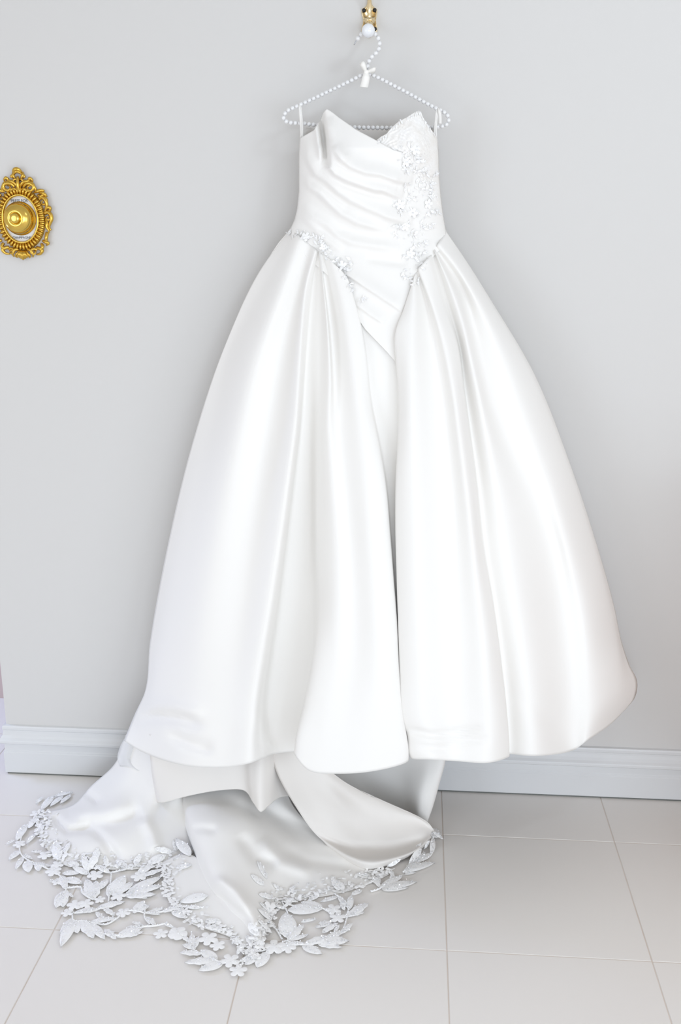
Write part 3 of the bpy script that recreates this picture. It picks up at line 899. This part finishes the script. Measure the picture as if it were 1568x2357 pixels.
# lace edging along the train hems: small overlapping scallops (too many to pick apart)
bm = bmesh.new()
for sheet in (sheet_z(TRAIN_L, 70, 10, TL_CR), sheet_z(TRAIN_M, 80, 10, TM_CR), sheet_z(TRAIN_F, 40, 8)):
    last = sheet.shape[0] - 1
    for j in range(0, sheet.shape[1]):
        for _ in range(4):
            i = last - int(abs(random.gauss(0, 4.5)))
            if i < 2: continue
            p = Vector(sheet[i, j]) + Vector((random.uniform(-.006, .006), random.uniform(-.006, .006), 0.0035))
            r = random.uniform(.004, .009)
            a0 = random.uniform(0, 6.28)
            tilt = Vector((random.uniform(-.3, .3), random.uniform(-.3, .3), 1)).normalized()
            ex = Vector((math.cos(a0), math.sin(a0), 0)); ex = (ex - tilt * ex.dot(tilt)).normalized(); ey = tilt.cross(ex)
            ct = bm.verts.new(p + tilt * .0012)
            rg = [bm.verts.new(p + ex * math.cos(k * math.pi / 4) * r * (1 if k % 2 else .8) + ey * math.sin(k * math.pi / 4) * r * (.55 if k % 2 else .45)) for k in range(8)]
            for k in range(8):
                bm.faces.new((ct, rg[k], rg[(k + 1) % 8]))
            if random.random() < .25:
                SPARK.append((p + tilt * .002, tilt))
tip = sheet_z(TRAIN_F, 40, 8)
for i in range(4, 40):
    for _ in range(3):
        p = Vector(tip[i, int(abs(random.gauss(0, 3)))]) + Vector((random.uniform(-.005, .005), random.uniform(-.005, .005), 0.0035))
        r = random.uniform(.004, .008); a0 = random.uniform(0, 6.28)
        ex = Vector((math.cos(a0), math.sin(a0), 0)); ey = Vector((-math.sin(a0), math.cos(a0), 0))
        ct = bm.verts.new(p + Vector((0, 0, .0012)))
        rg = [bm.verts.new(p + ex * math.cos(k * math.pi / 4) * r + ey * math.sin(k * math.pi / 4) * r * .5) for k in range(8)]
        for k in range(8):
            bm.faces.new((ct, rg[k], rg[(k + 1) % 8]))
edging = bm_obj('lace_edging', bm, MAT['lace'], train)
edging['kind'] = 'stuff'

# beaded applique on the bodice and waist
bl = lambda x, y: hit(x, y, BV_BODY, 0.0022)
CL = [(940, 345, 16), (930, 366, 14), (935, 392, 14), (957, 352, 16), (968, 368, 14), (940, 380, 10), (975, 395, 14), (990, 420, 14), (985, 450, 12), (935, 428, 12), (918, 470, 16), (945, 455, 14), (952, 487, 14), (925, 485, 12), (985, 488, 14),
      (1004, 487, 9), (915, 520, 12), (932, 515, 12), (950, 540, 14), (957, 560, 12), (955, 577, 12), (935, 588, 12), (957, 592, 12), (932, 625, 12), (941, 638, 12), (955, 652, 11), (990, 520, 12), (966, 612, 12), (915, 540, 12), (978, 560, 12), (955, 395, 12), (968, 415, 12), (980, 435, 12), (996, 455, 10), (962, 435, 12), (970, 520, 14), (975, 585, 12), (1000, 400, 10),
      (690, 540, 12), (706, 546, 14), (724, 549, 14), (737, 552, 12), (745, 566, 12), (752, 577, 12), (757, 590, 11), (776, 600, 13), (790, 611, 14), (805, 600, 14), (798, 622, 12), (797, 640, 10), (805, 656, 12), (836, 691, 13), (812, 668, 9), (670, 538, 8)]
for x, y, s in CL:
    for _ in range(3):
        a = random.uniform(0, 6.28)
        bx, by = x + random.uniform(-5, 5), y + random.uniform(-5, 5)
        put_leaf((bx, by), (bx + math.cos(a) * s, by + math.sin(a) * s), bl, bodice, dens=.2)
    for _ in range(int(s * 0.5)):
        p, nn = bl(x + random.gauss(0, s * .5), y + random.gauss(0, s * .5))
        if p is not None:
            if random.random() < .35: BEAD.append((p + nn * .001, random.uniform(.0010, .0022)))
            else: SPARK.append((p + nn * .0012, nn))
for x, y, r in [(935, 372, 8), (955, 345, 8), (920, 472, 9), (950, 490, 8), (933, 520, 8), (945, 585, 8), (705, 546, 8), (745, 570, 7), (788, 612, 9), (985, 470, 7)]:
    put_flower(x, y, r, bl, bodice)
# lace trim along the upper edge of the cup
for k in range(len(CUPN) - 2):
    (xa, ya), (xb, yb) = CUPN[k + 1], CUPN[k + 2] if k + 2 < len(CUPN) else CUPN[k + 1]
    for f in (0.2, .7):
        x, y = xa + (xb - xa) * f, ya + (yb - ya) * f
        put_leaf((x + 2, y + 11), (x + random.uniform(-5, 5), y + 1), bl, bodice, 1, dens=.2)

# ------ sequins and beads as one part each
bm = bmesh.new()
for p, nn in SPARK:
    r = random.uniform(.0009, .0019)
    q = (nn + Vector((random.gauss(0, .35), random.gauss(0, .35), random.gauss(0, .35)))).normalized()
    ex = q.orthogonal().normalized(); ey = q.cross(ex)
    vs = [bm.verts.new(p + (ex * math.cos(k * math.pi / 3) + ey * math.sin(k * math.pi / 3)) * r) for k in range(6)]
    bm.faces.new(vs)
sq = bm_obj('sequins', bm, MAT['sequin'], dress, smooth=False)
sq['kind'] = 'stuff'
bm = bmesh.new()
for p, r in BEAD:
    bmesh.ops.create_icosphere(bm, subdivisions=1, radius=r, matrix=Matrix.Translation(p))
bd = bm_obj('beads', bm, MAT['pearl'], dress)
bd['kind'] = 'stuff'

# hanging loops of the gown
def ribbon(name, pts, width, mat, parent, wdir=(1, 0, 0), n=24, th=0.0006):
    P_ = smooth_path(np.array(pts, float), n)
    wd = np.array(wdir, float)
    if wd.ndim == 1: wd = np.repeat(wd[None], n, 0)
    else: wd = np.stack([np.interp(np.linspace(0, 1, n), np.linspace(0, 1, len(wd)), wd[:, k]) for k in range(3)], 1)
    ww = width if hasattr(width, '__len__') else [width, width]
    ww = np.interp(np.linspace(0, 1, n), np.linspace(0, 1, len(ww)), ww)[:, None]
    A = np.stack([P_ - wd * ww / 2, P_, P_ + wd * ww / 2], 1)
    o = link_mesh(name, A.reshape(-1, 3), grid_faces(n, 3), mat, parent)
    s = o.modifiers.new('cloth', 'SOLIDIFY'); s.thickness = th; s.offset = 0
    return o


HD = 0.075
def hp(x, y, d=HD): return tuple(on_y(x, y, d))


ribbon('hanging_loop', [hp(694, 318, .088), hp(693, 285, .084), hp(690, 250, .082), hp(688.5, 241, .075), hp(689, 250, .068), hp(692, 285, .07), hp(695, 318, .075)], .0045, MAT['satin'], dress)
ribbon('hanging_loop', [hp(697, 318, .089), hp(696, 285, .085), hp(693.5, 255, .082), hp(692, 242, .076), hp(693, 255, .068)], .003, MAT['satin'], dress)
ribbon('hanging_loop', [hp(1004, 318, .088), hp(1004, 290, .085), hp(1007, 262, .083), hp(1009, 250, .076), hp(1008, 262, .068), hp(1004, 290, .07), hp(1003, 316, .075)], .004, MAT['satin'], dress)
ribbon('hanging_loop', [hp(1009, 248, .075), hp(1011, 254, .083), hp(1013, 270, .084), hp(1013, 285, .083)], (.004, .007, .007), MAT['satin'], dress)
ribbon('hanging_loop', [hp(1000, 316, .09), hp(1001, 290, .086), hp(1004, 262, .083), hp(1006, 250, .077)], .003, MAT['satin'], dress)

# ------------------------------------------------------------------ pearl hanger
hanger = empty('pearl_hanger', hp(842, 230))
note(hanger, 'white pearl bead clothes hanger with a cream ribbon bow holding the gown', 'hanger')
HOOK = [(815, 103, HD), (819, 96, HD), (824, 89, HD), (831, 80, HD), (841, 73.5, HD), (850, 72, HD), (859, 75.5, HD), (867, 82, HD), (872.5, 92, HD), (874, 103, HD), (872, 113, HD), (866, 122, HD), (858, 129, HD), (851, 138, HD), (847, 148, HD), (846, 158, HD), (845, 170, HD)]
FRAME = [(845, 170), (832, 174), (800, 190), (760, 209), (720, 228), (690, 242), (676, 248), (664, 254), (656, 262), (653, 271), (657, 278), (667, 282), (690, 283.5), (720, 287), (760, 291), (820, 293.5), (880, 294.5), (940, 294.5),
         (985, 293), (1010, 291.5), (1024, 289.5), (1031, 283), (1033, 274), (1030, 265), (1022, 258), (1005, 250), (980, 237), (940, 215), (900, 194), (862, 175), (845, 170)]
hk = np.array([hp(x, y, d) for x, y, d in HOOK])
fr = np.array([hp(x, y) for x, y in FRAME])
bm = bmesh.new()
hkp = smooth_path(hk, 60)
tube(bm, hkp, 0.0011, 8)
bm_obj('hook_wire', bm, MAT['wire'], hanger)
bm = bmesh.new()
frp = smooth_path(fr, 260)
tube(bm, frp, 0.0011, 6)
bm_obj('frame_wire', bm, MAT['wire'], hanger)
bm = bmesh.new()
bmesh.ops.create_uvsphere(bm, u_segments=14, v_segments=10, radius=1.0)
pm = bpy.data.meshes.new('pearl')
bm.to_mesh(pm); bm.free()
pm.polygons.foreach_set('use_smooth', [True] * len(pm.polygons))
pm.materials.append(MAT['pearl'])


def pearls(path, start, end, step, r):
    L = np.concatenate([[0], np.cumsum(np.linalg.norm(np.diff(path, axis=0), axis=1))])
    n_ = int((L[-1] - start - end) / step)
    for k in range(n_ + 1):
        q = start + k * (L[-1] - start - end) / max(1, n_)
        p = [np.interp(q, L, path[:, i]) for i in range(3)]
        inst('pearl', pm, hanger, Matrix.Translation(p) @ Matrix.Diagonal((r, r, r, 1)))


pearls(hkp, 0.014, 0.004, 0.0100, 0.0047)
pearls(frp, 0.005, 0.005, 0.0094, 0.0045)
# bow
BD = .081
bow = empty('ribbon_bow', hp(843, 166, BD))
bow.parent = hanger
bow.matrix_parent_inverse = hanger.matrix_world.inverted()
ribbon('bow_loop', [hp(843, 166, BD), hp(839, 158, BD + .005), hp(834, 148, BD + .008), hp(833, 143, BD + .004), hp(835, 147, BD - .002), hp(840, 157, BD - .004), hp(843, 165, BD)], (.004, .009, .011, .010, .011, .009, .004), MAT['ribbon'], bow, wdir=(.80, -.35, .48))
ribbon('bow_loop', [hp(844, 166, BD), hp(852, 163, BD + .005), hp(861, 161, BD + .008), hp(864.5, 161.5, BD + .004), hp(861, 163, BD - .002), hp(853, 166, BD - .004), hp(845, 167, BD)], (.004, .008, .010, .009, .010, .008, .004), MAT['ribbon'], bow, wdir=(.22, -.35, .91))
ribbon('bow_tail', [hp(843, 165, BD + .004), hp(843, 176, BD + .008), hp(841, 188, BD + .008), hp(838, 201, BD + .006)], (.008, .015, .016, .017), MAT['ribbon'], bow, wdir=(.98, .05, -.1))
bm = bmesh.new()
bmesh.ops.create_uvsphere(bm, u_segments=12, v_segments=8, radius=.0045, matrix=Matrix.Translation(hp(843.5, 166, BD + .003)) @ Matrix.Diagonal((1.2, .8, 1, 1)))
bm_obj('bow_knot', bm, MAT['ribbon'], bow)

# ------------------------------------------------------------------ wall hook
WD = -WALL_Y
hook = empty('wall_hook', tuple(on_y(851, 50, WD)))
note(hook, 'brass wall hook with black screws and a white ceramic ball end', 'hook')
OUT = [(845, 9), (841, 16), (833.5, 20), (832, 26), (834, 37), (836, 48.5), (833.5, 61), (832, 68), (834, 75), (843, 79), (847, 85), (851, 87.5), (855, 85), (859, 79), (867, 75), (869, 68), (868, 61), (866, 48.5), (867.5, 37), (869, 26), (867.5, 20), (861, 16), (856.5, 9), (854, -8), (848, -8)]
oc = smooth_path(np.array([(x, y, 0) for x, y in OUT + OUT[:1]]), 64)[:-1]
cen = np.array([851, 44.0])
V, Fc = [], []
layers = [(1.0, WD), (1.0, WD + .0035), (.94, WD + .0055), (.86, WD + .0055), (.82, WD + .0040), (.3, WD + .0042)]
for s_, d_ in layers:
    for x, y, _ in oc:
        V.append(on_y(cen[0] + (x - cen[0]) * s_, cen[1] + (y - cen[1]) * s_, d_))
m_ = len(oc)
for i in range(len(layers) - 1):
    for k in range(m_):
        Fc.append((i * m_ + k, i * m_ + (k + 1) % m_, (i + 1) * m_ + (k + 1) % m_, (i + 1) * m_ + k))
Fc.append(tuple((len(layers) - 1) * m_ + k for k in range(m_)))
link_mesh('backplate', V, Fc, MAT['brass'], hook)
for x, y in ((838.4, 25), (862.8, 24.5), (863.4, 68), (838.2, 68)):
    bm = bmesh.new()
    lathe(bm, [(0, .0085), (.0022, .0082), (.0036, .0070), (.0042, .0050), (.0042, .0)], on_y(x, y, WD + .001), (0, -1, 0), 20)
    bm_obj('screw', bm, MAT['screw'], hook)
# upper arm rising from the plate, lower arm carrying the ball
bm = bmesh.new()
up_ = smooth_path(np.array([on_y(851, 52, WD + .006), on_y(851, 44, WD + .014), on_y(851, 25, WD + .016), on_y(851, 5, WD + .022), on_y(851, -20, WD + .034), on_y(851, -45, WD + .05)]), 24)
tube(bm, up_, list(np.linspace(.0048, .0036, 24)), 12)
bm_obj('upper_arm', bm, MAT['brass'], hook)
BALL = np.array(on_y(848, 70.5, .093))
bm = bmesh.new()
lo = smooth_path(np.array([on_y(851, 47, WD + .008), on_y(851, 55, WD + .022), on_y(851, 68, WD + .042), on_y(850.5, 79, WD + .066), BALL + np.array([.0005, .012, -.003]), BALL]), 30)
tube(bm, lo, list(np.linspace(.0075, .0035, 30)), 14)
bm_obj('lower_arm', bm, MAT['brass'], hook)
bm = bmesh.new()
ax = Vector((0, -.45, .9))
lathe(bm, [(.004, .014), (.0105, .013), (.0120, .0115), (.0105, .010), (.0115, .0085), (.0125, .0070), (.0112, .0055), (.0108, .002), (.0, .002)], on_y(851, 55, WD + .010), ax, 28)
bm_obj('collar', bm, MAT['brass'], hook)
bm = bmesh.new()
bmesh.ops.create_uvsphere(bm, u_segments=32, v_segments=20, radius=.0132, matrix=Matrix.Translation(BALL))
bm_obj('ball_end', bm, MAT['ceramic'], hook)

# ------------------------------------------------------------------ ornate push bell
BC = on_y(51, 504, WD)
su = float((on_y(61, 504, WD)[0] - on_y(41, 504, WD)[0]) / 20)
sv = float((on_y(51, 494, WD)[2] - on_y(51, 514, WD)[2]) / 20)
bell = empty('push_bell', tuple(BC))
note(bell, 'ornate gilt oval push bell plaque reading press for champagne on the wall', 'bell')


def bl_(u, v, w):
    """local px right, px up, metres out"""
    a = -0.02
    return (BC[0] + su * (u * math.cos(a) - v * math.sin(a)), BC[1] - w, BC[2] + sv * (v * math.cos(a) + u * math.sin(a)))


def ell_loft(name, prof, mat, seg=72, closed=False, lobes=0, lamp=0.0):
    V, Fc = [], []
    for a_, b_, w_ in prof:
        for k in range(seg):
            t = 2 * math.pi * k / seg
            V.append(bl_(a_ * math.cos(t), b_ * math.sin(t), w_))
    for i in range(len(prof) - 1):
        for k in range(seg):
            Fc.append((i * seg + k, i * seg + (k + 1) % seg, (i + 1) * seg + (k + 1) % seg, (i + 1) * seg + k))
    if closed:
        Fc.append(tuple((len(prof) - 1) * seg + k for k in range(seg)))
    return link_mesh(name, V, Fc, mat, bell)


ell_loft('backing', [(54, 72, 0), (54, 72, .004), (50, 68, .007), (40, 54, .007)], MAT['gold'])
ell_loft('enamel_plate', [(42, 56, .0), (42, 56, .0085), (20, 30, .0085), (2, 3, .0086)], MAT['enamel'], closed=True)
ell_loft('rim', [(38, 52, .008), (38.3, 52.3, .0120), (39.5, 53.5, .0140), (41.5, 55.8, .0140), (43, 57.3, .0120), (43.5, 58, .007)], MAT['goldsmooth'])
bm = bmesh.new()
NL = 44
for k in range(NL):
    t = 2 * math.pi * (k + .5) / NL
    p = Vector(bl_(48.5 * math.cos(t), 64.5 * math.sin(t), .0085))
    d_ = Vector((math.cos(t) / 47.5, 0, math.sin(t) / 63.5)).normalized()
    R_ = Matrix((( d_.x, 0, -d_.z), (0, 1, 0), (d_.z, 0, d_.x))).to_4x4()
    bmesh.ops.create_uvsphere(bm, u_segments=8, v_segments=6, radius=1, matrix=Matrix.Translation(p) @ R_ @ Matrix.Diagonal((.0082, .0062, .0036, 1)))
bm_obj('gadroon_ring', bm, MAT['gold'], bell)
bm = bmesh.new()
lathe(bm, [(.0355, .0), (.0370, .003), (.0365, .006), (.0340, .008), (.0335, .0095), (.0330, .0105), (.0335, .0130), (.0325, .0190), (.0295, .0250), (.0245, .0295), (.0180, .0322), (.0125, .0330), (.0118, .0318), (.0, .0318)],
      bl_(0, 1, .0085), (0, -1, 0), 56)
bm_obj('dome', bm, MAT['goldsmooth'], bell)
bm = bmesh.new()
lathe(bm, [(.0108, .030), (.0108, .0365), (.0098, .0378), (.005, .0382), (0, .0382)], bl_(0, 1, .0085), (0, -1, 0), 36)
bm_obj('push_button', bm, MAT['goldsmooth'], bell)


def writing(body, u, v, size):
    cu = bpy.data.curves.new('lettering', 'FONT')
    cu.body = body
    cu.size = size
    cu.align_x = 'CENTER'
    cu.extrude = 0.0002
    to = bpy.data.objects.new('lettering_curve', cu)
    COL.objects.link(to)
    bpy.context.view_layer.update()
    me = bpy.data.meshes.new_from_object(to.evaluated_get(bpy.context.evaluated_depsgraph_get()))
    bpy.data.objects.remove(to)
    me.materials.clear()
    me.materials.append(MAT['ink'])
    o = bpy.data.objects.new('lettering', me)
    COL.objects.link(o)
    o.parent = bell
    o.matrix_parent_inverse = Matrix.Identity(4)
    o.matrix_basis = ROOTINV[bell.name] @ Matrix.Translation(bl_(u, v, .0090)) @ Matrix.Rotation(math.pi / 2, 4, 'X')
    o['label'] = 'small grey capitals reading ' + body.lower()


writing('PRESS FOR', -0.5, 38.5, .0084)
writing('CHAMPAGNE', 0, -45.5, .0070)


def scroll(pts, r0, r1, w0=.006, w1=.010, mirror=True, name='scroll'):
    for sgn in ((1, -1) if mirror else (1,)):
        q = smooth_path(np.array([(x * sgn, y, 0) for x, y in pts]), max(10, len(pts) * 5))
        n_ = len(q)
        P_ = [bl_(q[i, 0], q[i, 1], w0 + (w1 - w0) * math.sin(math.pi * i / (n_ - 1))) for i in range(n_)]
        bm = bmesh.new()
        rr = [(r0 + (r1 - r0) * i / (n_ - 1)) * (0.55 + .45 * math.sin(math.pi * min(1, .2 + .8 * i / (n_ - 1)))) * .00150 for i in range(n_)]
        tube(bm, P_, rr, 8)
        bm_obj(name, bm, MAT['gold'], bell)


def curl(cx, cy, r, turns, a0, r0, r1, dirn=1):
    pts = []
    for i in range(14):
        t = i / 13
        a = a0 + dirn * t * turns * 2 * math.pi
        rad = r * (1 - .75 * t)
        pts.append((cx + rad * math.cos(a), cy + rad * math.sin(a)))
    scroll(pts, r0, r1)


# crest
scroll([(-9, 106), (-5, 111), (0, 112.5), (5, 111), (9, 106)], 3.0, 3.0, .010, .015, False)
scroll([(-9, 102), (-4, 106), (0, 107), (4, 106), (9, 102)], 2.4, 2.4, .010, .014, False)
scroll([(1, 62), (0, 74), (0, 86), (0, 96)], 2.6, 3.2, .010, .013, False)
scroll([(9, 105), (11, 99), (8, 93), (10, 88)], 2.8, 1.6)
scroll([(12, 100), (15, 96), (11, 92)], 2.2, 1.2)
scroll([(2, 88), (7, 90), (11, 85), (8, 80)], 2.2, 1.6)
scroll([(1, 70), (6, 78), (12, 84), (20, 86), (28, 90)], 2.4, 2.8)
scroll([(22, 86), (27, 93), (32, 88), (30, 83)], 2.6, 1.4)
curl(25, 72, 12, 1.2, 2.4, 3.2, 1.8, -1)
scroll([(10, 73), (18, 80), (28, 80), (36, 73), (38, 65), (33, 60)], 3.0, 2.4)
scroll([(4, 66), (12, 68), (20, 64), (28, 62)], 2.6, 2.0)
# shoulders and sides
scroll([(36, 62), (44, 64), (50, 66), (57, 65)], 2.6, 2.4)
scroll([(46, 60), (54, 60), (61, 54), (55, 50)], 2.8, 2.0)
scroll([(42, 55), (49, 52), (55, 56), (63, 52)], 2.4, 1.8)
curl(54, 40, 11, 1.1, 2.6, 3.0, 1.6, -1)
scroll([(44, 47), (52, 50), (60, 43), (62, 33), (58, 22), (55, 14)], 3.2, 2.4)
scroll([(57, 22), (62, 27), (69, 27), (68, 21), (61, 20)], 2.6, 2.2)
scroll([(55, 14), (63, 16), (70, 10), (71, 0), (67, -9), (64, -18), (67, -25)], 3.4, 2.2)
curl(63, 4, 7, 1.1, 1.2, 2.4, 1.4, -1)
scroll([(57, 2), (60, -8), (59, -18), (63, -26), (60, -33)], 2.8, 2.0)
scroll([(58, -30), (57, -40), (56, -48), (60, -56)], 3.0, 2.4)
scroll([(48, -50), (54, -52), (61, -55), (55, -60)], 2.8, 2.0)
scroll([(44, -57), (47, -64), (42, -70), (46, -76)], 2.8, 2.0)
# foot
scroll([(32, -66), (40, -68), (46, -72), (40, -80), (31, -82)], 3.0, 2.2)
curl(26, -76, 8, 1.2, .6, 2.6, 1.4)
scroll([(10, -70), (18, -72), (24, -80), (22, -88)], 2.8, 1.8)
scroll([(6, -74), (12, -80), (17, -86), (14, -90)], 2.4, 1.6)
for k in range(-3, 4):
    scroll([(k * 1.2, -74), (k * 3.2, -85), (k * 4.6, -94 + abs(k) * 2.6)], 2.0, 2.8, .008, .013, False, 'shell_rib')
